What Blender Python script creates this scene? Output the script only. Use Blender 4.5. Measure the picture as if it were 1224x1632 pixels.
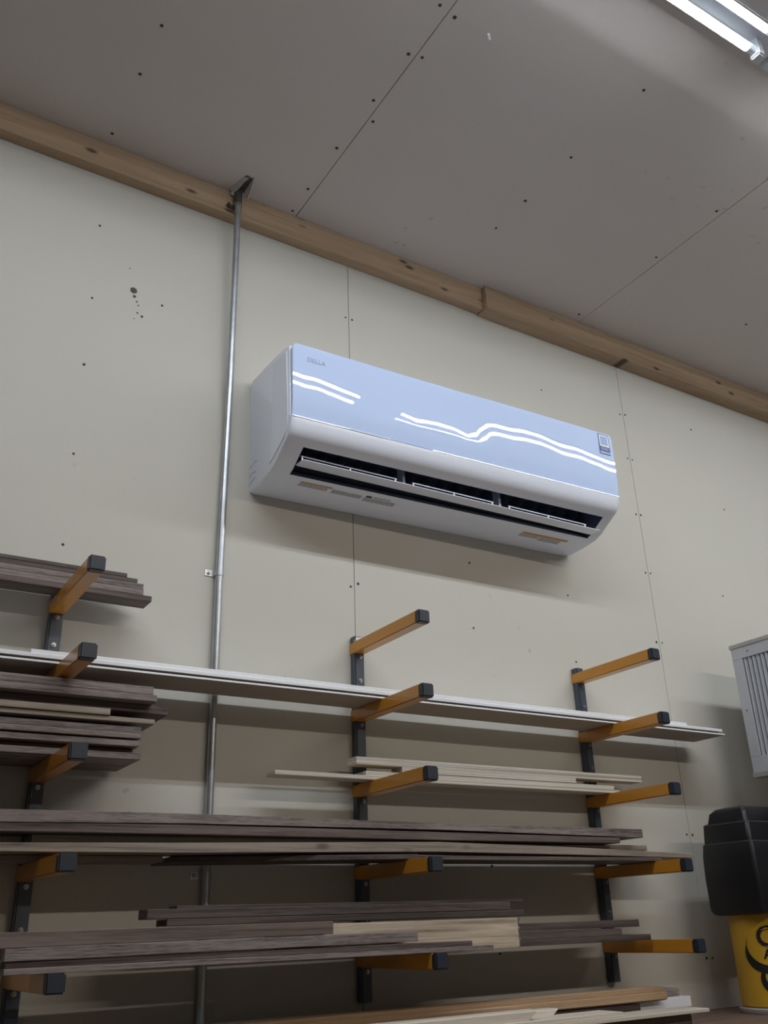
import bpy, bmesh, math, random
from mathutils import Matrix, Vector
random.seed(7)
for o in list(bpy.data.objects):
    bpy.data.objects.remove(o)
SC = bpy.context.scene
COL = SC.collection

# ------------------------------------------------------------------ camera
cam_d = bpy.data.cameras.new('camera')
cam_d.sensor_fit = 'VERTICAL'
cam_d.sensor_height = 24.0
cam_d.lens = 1479.12 / 1632 * 24.0
cam_d.clip_start = 0.02
cam = bpy.data.objects.new('camera', cam_d)
RT = Vector((0.8491219, -0.5271601, -0.0330794))
UP = Vector((-0.1901265, -0.3634739, 0.9119971))
FW = Vector((0.4927920, 0.7681074, 0.4088607))
m = Matrix((RT, UP, -FW)).transposed().to_4x4()
m.translation = (-1.2574, -2.1281, 1.6)
cam.matrix_world = m
COL.objects.link(cam)
SC.camera = cam

# ------------------------------------------------------------------ world, exposure
W = bpy.data.worlds.new('world')
SC.world = W
W.use_nodes = True
W.node_tree.nodes['Background'].inputs[0].default_value = (0.0, 0.0, 0.0, 1)
W.node_tree.nodes['Background'].inputs[1].default_value = 0.0
SC.view_settings.view_transform = 'Standard'
SC.view_settings.look = 'None'
SC.view_settings.gamma = 1.0
SC.view_settings.use_curve_mapping = False
SC.view_settings.exposure = 0.26
TUBE_STRENGTH = 72.0
TUBE_COLOUR = (0.89, 0.95, 1.0)
TUBE_COLOUR_WARM = (1.0, 0.92, 0.82)     # warm tint assumed for the unseen second row
HC = 3.69            # ceiling height

# ------------------------------------------------------------------ helpers
def link(name, me, mat=None, parent=None):
    o = bpy.data.objects.new(name, me)
    COL.objects.link(o)
    if mat is not None and me is not None and len(me.materials) == 0:
        me.materials.append(mat)
    if parent is not None:
        o.parent = parent
    return o

def tag(o, label=None, cat=None, group=None, kind=None):
    if label: o['label'] = label
    if cat: o['category'] = cat
    if group: o['group'] = group
    if kind: o['kind'] = kind
    return o

def empty(name, loc=(0, 0, 0), rot=(0, 0, 0)):
    o = bpy.data.objects.new(name, None)
    o.empty_display_size = 0.05
    COL.objects.link(o)
    o.location = loc
    o.rotation_euler = rot
    return o

def bm_mesh(bm, name='m', smooth=None):
    bmesh.ops.recalc_face_normals(bm, faces=bm.faces[:])
    me = bpy.data.meshes.new(name)
    bm.to_mesh(me)
    bm.free()
    if smooth is not None:
        me.polygons.foreach_set('use_smooth', [True] * len(me.polygons))
        if smooth < 179:
            try:
                me.set_sharp_from_angle(angle=math.radians(smooth))
            except Exception:
                pass
    return me

def add_box(bm, x0, x1, y0, y1, z0, z1):
    v = [bm.verts.new((x, y, z)) for x in (x0, x1) for y in (y0, y1) for z in (z0, z1)]
    for f in ((0, 1, 3, 2), (4, 6, 7, 5), (0, 4, 5, 1), (2, 3, 7, 6), (0, 2, 6, 4), (1, 5, 7, 3)):
        bm.faces.new([v[i] for i in f])
    return v

def box_mesh(x0, x1, y0, y1, z0, z1, bev=0.0, seg=1):
    bm = bmesh.new()
    add_box(bm, x0, x1, y0, y1, z0, z1)
    if bev > 0:
        bmesh.ops.bevel(bm, geom=bm.edges[:], offset=bev, segments=seg, affect='EDGES', profile=0.5)
    return bm_mesh(bm, smooth=35 if seg > 1 else None)

def box(name, x0, x1, y0, y1, z0, z1, mat, parent=None, bev=0.0, seg=1):
    return link(name, box_mesh(x0, x1, y0, y1, z0, z1, bev, seg), mat, parent)

def add_loft(bm, rings, cap=True, closed=True):
    vs = [[bm.verts.new(p) for p in r] for r in rings]
    n = len(vs[0])
    for a, b in zip(vs, vs[1:]):
        for i in range(n if closed else n - 1):
            j = (i + 1) % n
            bm.faces.new((a[i], a[j], b[j], b[i]))
    if cap and closed:
        bm.faces.new(vs[0][::-1])
        bm.faces.new(vs[-1])
    return vs

def add_tube(bm, path, r, seg=16):
    rings = []
    pts = [Vector(p) for p in path]
    for i, p in enumerate(pts):
        t = (pts[min(i + 1, len(pts) - 1)] - pts[max(i - 1, 0)]).normalized()
        up = Vector((0, 1, 0)) if abs(t.y) < 0.9 else Vector((1, 0, 0))
        a = t.cross(up).normalized()
        b = t.cross(a).normalized()
        rr = r[i] if isinstance(r, (list, tuple)) else r
        rings.append([p + a * rr * math.cos(k * 2 * math.pi / seg) + b * rr * math.sin(k * 2 * math.pi / seg) for k in range(seg)])
    add_loft(bm, rings)

def tube(name, path, r, mat, parent=None, seg=16):
    bm = bmesh.new()
    add_tube(bm, path, r, seg)
    return link(name, bm_mesh(bm, smooth=40), mat, parent)

def rrect(x0, x1, y0, y1, r, z, n=5):
    out = []
    for cx, cy, a0 in ((x1 - r, y1 - r, 0), (x0 + r, y1 - r, 90), (x0 + r, y0 + r, 180), (x1 - r, y0 + r, 270)):
        for k in range(n + 1):
            a = math.radians(a0 + 90 * k / n)
            out.append((cx + r * math.cos(a), cy + r * math.sin(a), z))
    return out

# ------------------------------------------------------------------ materials
def mat_base(name):
    mt = bpy.data.materials.new(name)
    mt.use_nodes = True
    nt = mt.node_tree
    return mt, nt, nt.nodes['Principled BSDF']

def N(nt, t, **kw):
    n = nt.nodes.new(t)
    for k, v in kw.items():
        setattr(n, k, v)
    return n

def plain(name, col, rough=0.5, metal=0.0, coat=0.0, var=0.0, vscale=8.0, bump=0.0, bscale=60.0, spec=None):
    mt, nt, b = mat_base(name)
    b.inputs['Base Color'].default_value = (*col, 1)
    b.inputs['Roughness'].default_value = rough
    b.inputs['Metallic'].default_value = metal
    b.inputs['Coat Weight'].default_value = coat
    b.inputs['Coat Roughness'].default_value = 0.03
    if spec is not None:
        b.inputs['Specular IOR Level'].default_value = spec
    tc = N(nt, 'ShaderNodeTexCoord')
    if var > 0:
        no = N(nt, 'ShaderNodeTexNoise')
        no.inputs['Scale'].default_value = vscale
        no.inputs['Detail'].default_value = 6
        nt.links.new(tc.outputs['Object'], no.inputs['Vector'])
        mp = N(nt, 'ShaderNodeMapRange')
        mp.inputs[1].default_value = 0.3
        mp.inputs[2].default_value = 0.7
        mp.inputs[3].default_value = 1 - var
        mp.inputs[4].default_value = 1 + var
        nt.links.new(no.outputs['Fac'], mp.inputs[0])
        vm = N(nt, 'ShaderNodeVectorMath', operation='SCALE')
        vm.inputs[0].default_value = col
        nt.links.new(mp.outputs[0], vm.inputs['Scale'])
        nt.links.new(vm.outputs[0], b.inputs['Base Color'])
    if bump > 0:
        n2 = N(nt, 'ShaderNodeTexNoise')
        n2.inputs['Scale'].default_value = bscale
        n2.inputs['Detail'].default_value = 4
        nt.links.new(tc.outputs['Object'], n2.inputs['Vector'])
        bp = N(nt, 'ShaderNodeBump')
        bp.inputs['Strength'].default_value = bump
        bp.inputs['Distance'].default_value = 0.002
        nt.links.new(n2.outputs['Fac'], bp.inputs['Height'])
        nt.links.new(bp.outputs[0], b.inputs['Normal'])
    return mt

def wood(name, dark, light, rough=0.6, gx=1.2, gz=55.0, rnd=0.25, knots=0.0, streak=0.5):
    """long grain along X; every board picks its own stretch of grain and tone"""
    mt, nt, b = mat_base(name)
    b.inputs['Roughness'].default_value = rough
    b.inputs['Specular IOR Level'].default_value = 0.3
    tc = N(nt, 'ShaderNodeTexCoord')
    oi = N(nt, 'ShaderNodeObjectInfo')
    off = N(nt, 'ShaderNodeVectorMath', operation='SCALE')
    off.inputs[0].default_value = (37.0, 11.0, 23.0)
    nt.links.new(oi.outputs['Random'], off.inputs['Scale'])
    ad = N(nt, 'ShaderNodeVectorMath', operation='ADD')
    nt.links.new(tc.outputs['Object'], ad.inputs[0])
    nt.links.new(off.outputs[0], ad.inputs[1])
    mp = N(nt, 'ShaderNodeMapping')
    mp.inputs['Scale'].default_value = (gx, gz * 0.5, gz)
    nt.links.new(ad.outputs[0], mp.inputs['Vector'])
    n1 = N(nt, 'ShaderNodeTexNoise')
    n1.inputs['Scale'].default_value = 1.6
    n1.inputs['Detail'].default_value = 7
    n1.inputs['Distortion'].default_value = 0.6
    nt.links.new(mp.outputs[0], n1.inputs['Vector'])
    mp2 = N(nt, 'ShaderNodeMapping')
    mp2.inputs['Scale'].default_value = (gx * 7, gz * 2.5, gz * 5)
    nt.links.new(ad.outputs[0], mp2.inputs['Vector'])
    n2 = N(nt, 'ShaderNodeTexNoise')
    n2.inputs['Scale'].default_value = 2.0
    n2.inputs['Detail'].default_value = 5
    nt.links.new(mp2.outputs[0], n2.inputs['Vector'])
    mx = N(nt, 'ShaderNodeMath', operation='MULTIPLY_ADD')
    nt.links.new(n2.outputs['Fac'], mx.inputs[0])
    mx.inputs[1].default_value = streak
    nt.links.new(n1.outputs['Fac'], mx.inputs[2])
    cr = N(nt, 'ShaderNodeValToRGB')
    cr.color_ramp.elements[0].position = 0.30 + streak * 0.5 - 0.05
    cr.color_ramp.elements[0].color = (*dark, 1)
    cr.color_ramp.elements[1].position = 0.62 + streak * 0.5 + 0.02
    cr.color_ramp.elements[1].color = (*light, 1)
    nt.links.new(mx.outputs[0], cr.inputs['Fac'])
    tone = N(nt, 'ShaderNodeMapRange')
    tone.inputs[3].default_value = 1 - rnd
    tone.inputs[4].default_value = 1 + rnd
    nt.links.new(oi.outputs['Random'], tone.inputs[0])
    sc = N(nt, 'ShaderNodeVectorMath', operation='SCALE')
    nt.links.new(cr.outputs['Color'], sc.inputs[0])
    nt.links.new(tone.outputs[0], sc.inputs['Scale'])
    last = sc.outputs[0]
    if knots > 0:
        mk = N(nt, 'ShaderNodeMapping')
        mk.inputs['Scale'].default_value = (8.0, 0.0, 19.0)
        nt.links.new(ad.outputs[0], mk.inputs['Vector'])
        vo = N(nt, 'ShaderNodeTexVoronoi')
        vo.inputs['Scale'].default_value = 1.0
        nt.links.new(mk.outputs[0], vo.inputs['Vector'])
        kr = N(nt, 'ShaderNodeMapRange')
        kr.inputs[1].default_value = 0.08
        kr.inputs[2].default_value = 0.19
        kr.inputs[3].default_value = 1 - knots
        kr.inputs[4].default_value = 1.0
        nt.links.new(vo.outputs['Distance'], kr.inputs[0])
        ks = N(nt, 'ShaderNodeVectorMath', operation='SCALE')
        nt.links.new(last, ks.inputs[0])
        nt.links.new(kr.outputs[0], ks.inputs['Scale'])
        last = ks.outputs[0]
    nt.links.new(last, b.inputs['Base Color'])
    bp = N(nt, 'ShaderNodeBump')
    bp.inputs['Strength'].default_value = 0.35
    bp.inputs['Distance'].default_value = 0.001
    nt.links.new(n2.outputs['Fac'], bp.inputs['Height'])
    nt.links.new(bp.outputs[0], b.inputs['Normal'])
    return mt

def plywood(name):
    mt, nt, b = mat_base(name)
    b.inputs['Roughness'].default_value = 0.65
    tc = N(nt, 'ShaderNodeTexCoord')
    mp = N(nt, 'ShaderNodeMapping')
    mp.inputs['Scale'].default_value = (0.6, 0.0, 620.0)
    nt.links.new(tc.outputs['Object'], mp.inputs['Vector'])
    n1 = N(nt, 'ShaderNodeTexNoise')
    n1.inputs['Scale'].default_value = 1.0
    n1.inputs['Detail'].default_value = 2
    nt.links.new(mp.outputs[0], n1.inputs['Vector'])
    cr = N(nt, 'ShaderNodeValToRGB')
    cr.color_ramp.elements[0].position = 0.38
    cr.color_ramp.elements[0].color = (0.26, 0.225, 0.185, 1)
    cr.color_ramp.elements[1].position = 0.56
    cr.color_ramp.elements[1].color = (0.74, 0.70, 0.63, 1)
    nt.links.new(n1.outputs['Fac'], cr.inputs['Fac'])
    # edge plies show on the sides; the broad faces are plain veneer
    ge = N(nt, 'ShaderNodeNewGeometry')
    sx = N(nt, 'ShaderNodeSeparateXYZ')
    nt.links.new(ge.outputs['Normal'], sx.inputs[0])
    ab = N(nt, 'ShaderNodeMath', operation='ABSOLUTE')
    nt.links.new(sx.outputs['Z'], ab.inputs[0])
    mix = N(nt, 'ShaderNodeMix', data_type='RGBA')
    nt.links.new(ab.outputs[0], mix.inputs[0])
    nt.links.new(cr.outputs['Color'], mix.inputs[6])
    mix.inputs[7].default_value = (0.60, 0.52, 0.40, 1)
    nt.links.new(mix.outputs[2], b.inputs['Base Color'])
    return mt

def drywall(name, col, var):
    mt, nt, b = mat_base(name)
    b.inputs['Roughness'].default_value = 0.75
    b.inputs['Specular IOR Level'].default_value = 0.2
    tc = N(nt, 'ShaderNodeTexCoord')
    n1 = N(nt, 'ShaderNodeTexNoise')
    n1.inputs['Scale'].default_value = 1.3
    n1.inputs['Detail'].default_value = 5
    nt.links.new(tc.outputs['Object'], n1.inputs['Vector'])
    n2 = N(nt, 'ShaderNodeTexNoise')
    n2.inputs['Scale'].default_value = 90
    n2.inputs['Detail'].default_value = 4
    nt.links.new(tc.outputs['Object'], n2.inputs['Vector'])
    a = N(nt, 'ShaderNodeMath', operation='MULTIPLY_ADD')
    nt.links.new(n2.outputs['Fac'], a.inputs[0])
    a.inputs[1].default_value = 0.25
    nt.links.new(n1.outputs['Fac'], a.inputs[2])
    mp = N(nt, 'ShaderNodeMapRange')
    mp.inputs[1].default_value = 0.4
    mp.inputs[2].default_value = 0.85
    mp.inputs[3].default_value = 1 - var
    mp.inputs[4].default_value = 1 + var
    nt.links.new(a.outputs[0], mp.inputs[0])
    vm = N(nt, 'ShaderNodeVectorMath', operation='SCALE')
    vm.inputs[0].default_value = col
    nt.links.new(mp.outputs[0], vm.inputs['Scale'])
    # sparse smudges and nicks with a shape of their own
    n3 = N(nt, 'ShaderNodeTexNoise')
    n3.inputs['Scale'].default_value = 26
    n3.inputs['Detail'].default_value = 3
    nt.links.new(tc.outputs['Object'], n3.inputs['Vector'])
    n4 = N(nt, 'ShaderNodeTexNoise')
    n4.inputs['Scale'].default_value = 2.3
    nt.links.new(tc.outputs['Object'], n4.inputs['Vector'])
    su = N(nt, 'ShaderNodeMath', operation='MULTIPLY_ADD')
    nt.links.new(n4.outputs['Fac'], su.inputs[0])
    su.inputs[1].default_value = 0.5
    nt.links.new(n3.outputs['Fac'], su.inputs[2])
    sm = N(nt, 'ShaderNodeMapRange')
    sm.inputs[1].default_value = 0.98
    sm.inputs[2].default_value = 1.06
    sm.inputs[3].default_value = 1.0
    sm.inputs[4].default_value = 0.80
    nt.links.new(su.outputs[0], sm.inputs[0])
    v2 = N(nt, 'ShaderNodeVectorMath', operation='SCALE')
    nt.links.new(vm.outputs[0], v2.inputs[0])
    nt.links.new(sm.outputs[0], v2.inputs['Scale'])
    nt.links.new(v2.outputs[0], b.inputs['Base Color'])
    return mt

def emit(name, col, strength):
    mt, nt, b = mat_base(name)
    b.inputs['Base Color'].default_value = (0.9, 0.9, 0.9, 1)
    b.inputs['Emission Color'].default_value = (*col, 1)
    b.inputs['Emission Strength'].default_value = strength
    return mt

M = {
    'wall': drywall('wall_drywall', (0.60, 0.58, 0.525), 0.025),
    'ceil': drywall('ceiling_drywall', (0.64, 0.59, 0.565), 0.03),
    'far': plain('far_wall', (0.30, 0.28, 0.25), 0.8, var=0.05),
    'joint': plain('joint_gap', (0.10, 0.09, 0.08), 0.9),
    'floor': plain('concrete', (0.20, 0.18, 0.16), 0.6, var=0.12, vscale=3),
    'pine': wood('pine_beam', (0.33, 0.225, 0.145), (0.46, 0.335, 0.225), gx=1.0, gz=26, rnd=0.06, knots=0.75, streak=0.35),
    'walnut': wood('walnut', (0.050, 0.038, 0.036), (0.165, 0.128, 0.118), gx=1.5, gz=50, rnd=0.20),
    'walnut_grey': wood('rough_walnut', (0.085, 0.070, 0.067), (0.275, 0.232, 0.220), gx=2.5, gz=60, rnd=0.14, streak=0.8),
    'sap': wood('sapwood', (0.16, 0.125, 0.105), (0.36, 0.305, 0.255), gx=1.0, gz=40, rnd=0.10, knots=0.5),
    'walnut_dark': wood('dark_walnut', (0.034, 0.026, 0.024), (0.115, 0.090, 0.082), gx=1.5, gz=50, rnd=0.15),
    'brown': wood('brown_board', (0.075, 0.055, 0.048), (0.21, 0.16, 0.14), gx=1.0, gz=34, rnd=0.08, knots=0.65),
    'ash': wood('pale_ash', (0.24, 0.185, 0.135), (0.60, 0.50, 0.39), gx=2.2, gz=70, rnd=0.05, streak=0.3),
    'oak': wood('brown_oak', (0.27, 0.165, 0.09), (0.46, 0.31, 0.19), gx=1.2, gz=60, rnd=0.06),
    'pale': wood('pale_offcut', (0.50, 0.44, 0.37), (0.66, 0.60, 0.52), gx=1.2, gz=40, rnd=0.06),
    'ply': plywood('plywood'),
    'whiteboard': plain('white_plank', (0.86, 0.88, 0.92), 0.32, coat=0.3, var=0.02),
    'rawback': plain('raw_plank_back', (0.40, 0.345, 0.29), 0.7, var=0.06, vscale=12),
    'orange': plain('orange_enamel', (0.58, 0.245, 0.022), 0.30, coat=0.35, var=0.05, vscale=25),
    'post': plain('charcoal_enamel', (0.062, 0.076, 0.105), 0.40, coat=0.15, var=0.12, vscale=30),
    'cap': plain('black_cap', (0.020, 0.026, 0.040), 0.45),
    'bolt': plain('bolt_steel', (0.40, 0.39, 0.37), 0.35, metal=0.9),
    'galv': plain('galvanised', (0.50, 0.53, 0.57), 0.36, metal=0.85, var=0.12, vscale=20),
    'ac': plain('ac_plastic', (0.85, 0.89, 1.0), 0.28, coat=0.2, spec=0.5),
    'acpanel': plain('ac_gloss', (0.58, 0.70, 0.98), 0.006, spec=0.32),
    'acglint': plain('ac_seam_highlight', (0.85, 0.89, 0.97), 0.07, spec=0.8),
    'acdark': plain('ac_cavity', (0.070, 0.090, 0.135), 0.5),
    'acgrey': plain('ac_vane', (0.30, 0.35, 0.44), 0.5),
    'logo': plain('logo_grey', (0.34, 0.40, 0.52), 0.4),
    'navy': plain('sticker_navy', (0.045, 0.065, 0.16), 0.4),
    'stwhite': plain('sticker_white', (0.80, 0.83, 0.88), 0.4),
    'stblue': plain('sticker_blue', (0.30, 0.40, 0.68), 0.4),
    'labelorange': plain('label_orange', (0.55, 0.28, 0.10), 0.5),
    'fix': plain('fixture_enamel', (0.74, 0.77, 0.82), 0.4),
    'tube': emit('lamp_tube', TUBE_COLOUR, TUBE_STRENGTH),
    'tubewarm': emit('lamp_tube_warm', TUBE_COLOUR_WARM, TUBE_STRENGTH * 1.65),
    'tubecap': plain('tube_cap', (0.72, 0.76, 0.82), 0.35, metal=0.3),
    'screw': plain('screw_black', (0.03, 0.027, 0.025), 0.6),
    'grille': plain('grille_paint', (0.50, 0.52, 0.57), 0.45, var=0.04),
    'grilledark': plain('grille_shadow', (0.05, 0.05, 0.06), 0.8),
    'tin': plain('sheet_metal', (0.42, 0.41, 0.39), 0.5, metal=0.3, var=0.06),
    'black': plain('black_plastic', (0.009, 0.010, 0.014), 0.36, bump=0.12, bscale=300),
    'ridge': plain('ridge_plastic', (0.10, 0.10, 0.11), 0.35),
    'yellow': plain('yellow_plastic', (0.60, 0.34, 0.025), 0.45),
    'print': plain('black_print', (0.012, 0.012, 0.012), 0.5),
    'foot': plain('grey_foot', (0.33, 0.32, 0.31), 0.6),
    'shelf': wood('shelf_board', (0.10, 0.065, 0.05), (0.19, 0.13, 0.10), gx=1.0, gz=40, rnd=0.05),
    'plaster': plain('torn_plaster', (0.44, 0.41, 0.38), 0.8, var=0.15, vscale=60),
    'dark_tone': plain('dark_bracket', (0.07, 0.065, 0.06), 0.6),
}
def label_print(name):
    """small grey print: rows of broken lines"""
    mt, nt, b = mat_base(name)
    b.inputs['Roughness'].default_value = 0.5
    tc = N(nt, 'ShaderNodeTexCoord')
    mp = N(nt, 'ShaderNodeMapping')
    mp.inputs['Scale'].default_value = (260, 480, 1)
    nt.links.new(tc.outputs['Object'], mp.inputs['Vector'])
    no = N(nt, 'ShaderNodeTexNoise')
    no.inputs['Scale'].default_value = 1.0
    nt.links.new(mp.outputs[0], no.inputs['Vector'])
    cr = N(nt, 'ShaderNodeValToRGB')
    cr.color_ramp.elements[0].position = 0.42
    cr.color_ramp.elements[0].color = (0.22, 0.22, 0.24, 1)
    cr.color_ramp.elements[1].position = 0.58
    cr.color_ramp.elements[1].color = (0.66, 0.66, 0.69, 1)
    nt.links.new(no.outputs['Fac'], cr.inputs['Fac'])
    nt.links.new(cr.outputs['Color'], b.inputs['Base Color'])
    return mt
M['print_grey'] = label_print('label_print')

# ================================================================== THE ROOM
XL, XR, YB = -4.2, 5.2, -5.6
tag(box('floor', XL, XR, YB, 0.0, -0.1, 0.0, M['floor']), kind='structure')
wall = tag(box('wall_back', XL, XR, 0.0125, 0.10, 0.0, HC + 0.1, M['joint']), kind='structure')
tag(box('wall_left', XL - 0.1, XL, YB, 0.1, 0.0, HC, M['far']), kind='structure')
tag(box('wall_right', XR, XR + 0.1, YB, 0.1, 0.0, HC, M['far']), kind='structure')
tag(box('wall_front', XL, XR, YB - 0.1, YB, 0.0, HC, M['far']), kind='structure')
ceil = tag(box('ceiling', XL, XR, YB, 0.1, HC + 0.0125, HC + 0.12, M['joint']), kind='structure')
G = 0.0009
# gypsum sheets of the back wall, joints on the studs
k = -4
edges = [XL] + [1.219 * i for i in range(-3, 5) if XL < 1.219 * i < XR] + [XR]
for a, b_ in zip(edges, edges[1:]):
    box('drywall_panel', a + G, b_ - G, 0.0, 0.0125, 0.0, HC, M['wall'], wall, bev=0.0006)
ce = [XL] + [-0.211 + 1.199 * i for i in range(-3, 5)] + [XR]
ce = [e for e in ce if XL <= e <= XR]
for a, b_ in zip(ce, ce[1:]):
    for y0, y1 in ((YB, -4.88), (-4.88, -2.44), (-2.44, 0.0)):
        box('drywall_panel', a + G * 1.3, b_ - G * 1.3, y0 + G, y1 - G, HC, HC + 0.0125, M['ceil'], ceil, bev=0.0006)
# screw heads, only a few pixels each
wd = [(-0.804, 3.423), (-0.802, 3.176), (-0.803, 2.964), (-0.803, 2.702), (-0.664, 3.164), (-0.61, 3.221), (-0.012, 3.393), (0.012, 3.392), (0.806, 3.364), (0.415, 2.624), (0.413, 2.414), (0.815, 2.579), (1.203, 3.373), (1.230, 3.378), (1.206, 3.183), (1.231, 3.183), (1.204, 2.952), (1.229, 2.954), (1.205, 2.724), (1.231, 2.726), (1.205, 2.469), (1.233, 2.47), (1.61, 3.414), (1.722, 3.08), (1.61, 2.699), (0.816, 2.355), (-0.012, 2.478), (0.012, 2.49), (1.205, 1.839), (1.231, 1.838), (1.206, 1.485), (1.232, 1.484), (0.414, 1.744), (0.419, 1.529), (-0.396, 3.46), (-0.803, 2.458), (-0.41, 2.14), (-0.803, 2.22)]
cd = [(-0.814, -0.484), (-0.814, -0.316), (-0.817, -0.081), (-0.241, -0.886), (-0.189, -0.877), (-0.231, -0.728), (-0.194, -0.737), (-0.233, -0.554), (-0.196, -0.49), (-0.237, -0.353), (-0.234, -0.165), (0.389, -0.672), (0.387, -0.461), (0.384, -0.315), (0.396, -0.959), (1.572, -0.367), (0.962, -0.475), (0.954, -0.095), (-0.232, -0.056), (0.962, -0.736)]
bm = bmesh.new()
for x, z in wd:
    r = random.uniform(0.0032, 0.0046)
    add_loft(bm, [[(x + q * math.cos(t * 0.7854), y, z + q * math.sin(t * 0.7854)) for t in range(8)] for q, y in ((r, 0.0), (r, -0.0006), (r * 0.5, -0.0011))])
tag(link('screw_heads', bm_mesh(bm), M['screw'], wall), kind='stuff')
bm = bmesh.new()
for x, y in cd:
    r = random.uniform(0.0042, 0.0056)
    add_loft(bm, [[(x + q * math.cos(t * 0.7854), y + q * math.sin(t * 0.7854), z) for t in range(8)] for q, z in ((r, HC), (r, HC - 0.0006), (r * 0.5, HC - 0.0011))])
tag(link('screw_heads', bm_mesh(bm), M['screw'], ceil), kind='stuff')
bm = bmesh.new()
dx, dy = -0.086, -0.881
add_loft(bm, [[(dx + q * math.cos(t * 0.7854) + o_, dy + q * math.sin(t * 0.7854), z) for t in range(8)] for q, o_, z in ((0.004, 0, HC), (0.003, 0.002, HC - 0.008), (0.0035, 0.003, HC - 0.016), (0.0006, 0.003, HC - 0.020))])
tag(link('plaster_drip', bm_mesh(bm), M['stwhite'], ceil), kind='stuff')
# plugged knock-out in the wall with a cracked trail below
bm = bmesh.new()
cx, cz = -0.6932, 3.242
add_loft(bm, [[(cx + q * math.cos(t * 0.5236) * (1 + 0.15 * math.sin(3 * t)), y, cz + q * math.sin(t * 0.5236)) for t in range(12)] for q, y in ((0.0095, 0.0), (0.0095, -0.0012), (0.005, -0.003))])
for dx, dz, r in ((0.004, -0.019, 0.005), (0.012, -0.034, 0.003), (0.017, -0.045, 0.0025), (0.016, -0.07, 0.003), (0.008, -0.092, 0.002), (-0.016, 0.07, 0.002)):
    add_loft(bm, [[(cx + dx + q * math.cos(t * 0.7854), y, cz + dz + q * math.sin(t * 0.7854)) for t in range(8)] for q, y in ((r, 0.0), (r * 0.7, -0.0009))])
tag(link('wall_nicks', bm_mesh(bm), M['dark_tone'], wall), kind='stuff')

# timber along the top of the wall: two lengths, the second a little proud
tag(box('trim_1', XL, 0.535, -0.038, 0.0, 3.600, HC, M['pine'], bev=0.0015), kind='structure')
tag(box('trim_2', 0.536, XR, -0.058, 0.0, 3.592, HC, M['pine'], bev=0.0015), kind='structure')

# ================================================================== LAMPS
def strip_lamp(x0, x1, yc, label, glow='tube'):
    r = empty('strip_light', ((x0 + x1) / 2, yc, HC - 0.001))
    tag(r, label, 'light', 'ceiling strip lights')
    L = (x1 - x0) / 2
    bm = bmesh.new()
    sec = [(-0.062, 0.0), (-0.062, -0.035), (-0.030, -0.058), (0.030, -0.058), (0.062, -0.035), (0.062, 0.0)]
    add_loft(bm, [[(x, y, z) for y, z in sec] for x in (-L, L)])
    link('housing', bm_mesh(bm), M['fix'], r)
    for s in (-1, 1):
        bm = bmesh.new()
        add_box(bm, s * L - 0.012, s * L + 0.012, -0.068, 0.068, -0.062, 0.0)
        link('end_plate', bm_mesh(bm), M['fix'], r)
    for ys in (-0.030, 0.030):
        t = tube('lamp_tube', [(-L + 0.085, ys, -0.092), (L - 0.085, ys, -0.092)], 0.0112, M[glow], r, 24)
        t.data.materials.append(M['tubecap'])       # LED tube: opaque metal spine along the top
        for f in t.data.polygons:
            if f.normal.z > -0.45: f.material_index = 1
        for s in (-1, 1):
            tube('tube_cap', [(s * (L - 0.085), ys, -0.092), (s * (L - 0.062), ys, -0.092)], 0.0117, M['tubecap'], t, 20)
            bm = bmesh.new()
            xa = s * (L - 0.061)
            xb = s * (L - 0.035)
            add_box(bm, min(xa, xb), max(xa, xb), ys - 0.014, ys + 0.014, -0.112, -0.03)
            bmesh.ops.bevel(bm, geom=bm.edges[:], offset=0.004, segments=2, affect='EDGES')
            link('socket', bm_mesh(bm), M['fix'], r)
    return r
strip_lamp(-1.97, 0.535, -1.270, 'twin-tube white ceiling strip light, its lit end in the upper corner of the view')
strip_lamp(0.575, 3.08, -1.270, 'twin-tube white ceiling strip light continuing the row beyond the visible lit end')
# unseen second-row fixture behind the camera, assumed from how light the shadows are
strip_lamp(-0.65, 2.60, -3.75, 'twin-tube warm strip light of an assumed second row, behind the viewer', 'tubewarm')

# ================================================================== LUMBER RACK
LEVELS = (2.311, 2.128, 1.936, 1.741, 1.548)
AW = 0.0165
bm = bmesh.new()
add_box(bm, -AW, AW, -0.322, -0.001, -0.032, 0.0)
bmesh.ops.bevel(bm, geom=[e for e in bm.edges if abs(e.verts[0].co.y - e.verts[1].co.y) > 0.1], offset=0.0022, segments=2, affect='EDGES')
ARM_ME = bm_mesh(bm, 'arm', 35)
ARM_ME.materials.append(M['orange'])
bm = bmesh.new()
add_box(bm, -AW - 0.0004, AW + 0.0004, -0.340, -0.322, -0.0324, 0.0004)
bmesh.ops.bevel(bm, geom=bm.edges[:], offset=0.003, segments=2, affect='EDGES')
CAP_ME = bm_mesh(bm, 'cap', 35)
CAP_ME.materials.append(M['cap'])
def bolt_mesh(r, y0, h):
    bm = bmesh.new()
    add_loft(bm, [[(q * math.cos(t * math.pi / 8), y, q * math.sin(t * math.pi / 8)) for t in range(16)] for q, y in ((r, y0), (r, y0 - h * 0.4))])
    add_loft(bm, [[(q * math.cos(t * math.pi / 3), y, q * math.sin(t * math.pi / 3)) for t in range(6)] for q, y in ((r * 0.62, y0 - h * 0.4), (r * 0.58, y0 - h))])
    me = bm_mesh(bm, 'bolt')
    me.materials.append(M['bolt'])
    return me
BOLT_ME = bolt_mesh(0.0054, 0.0, 0.006)
bm = bmesh.new()
add_box(bm, -0.0150, 0.0150, -0.026, -0.0005, 0, 1)
POST_BM = bm
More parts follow.
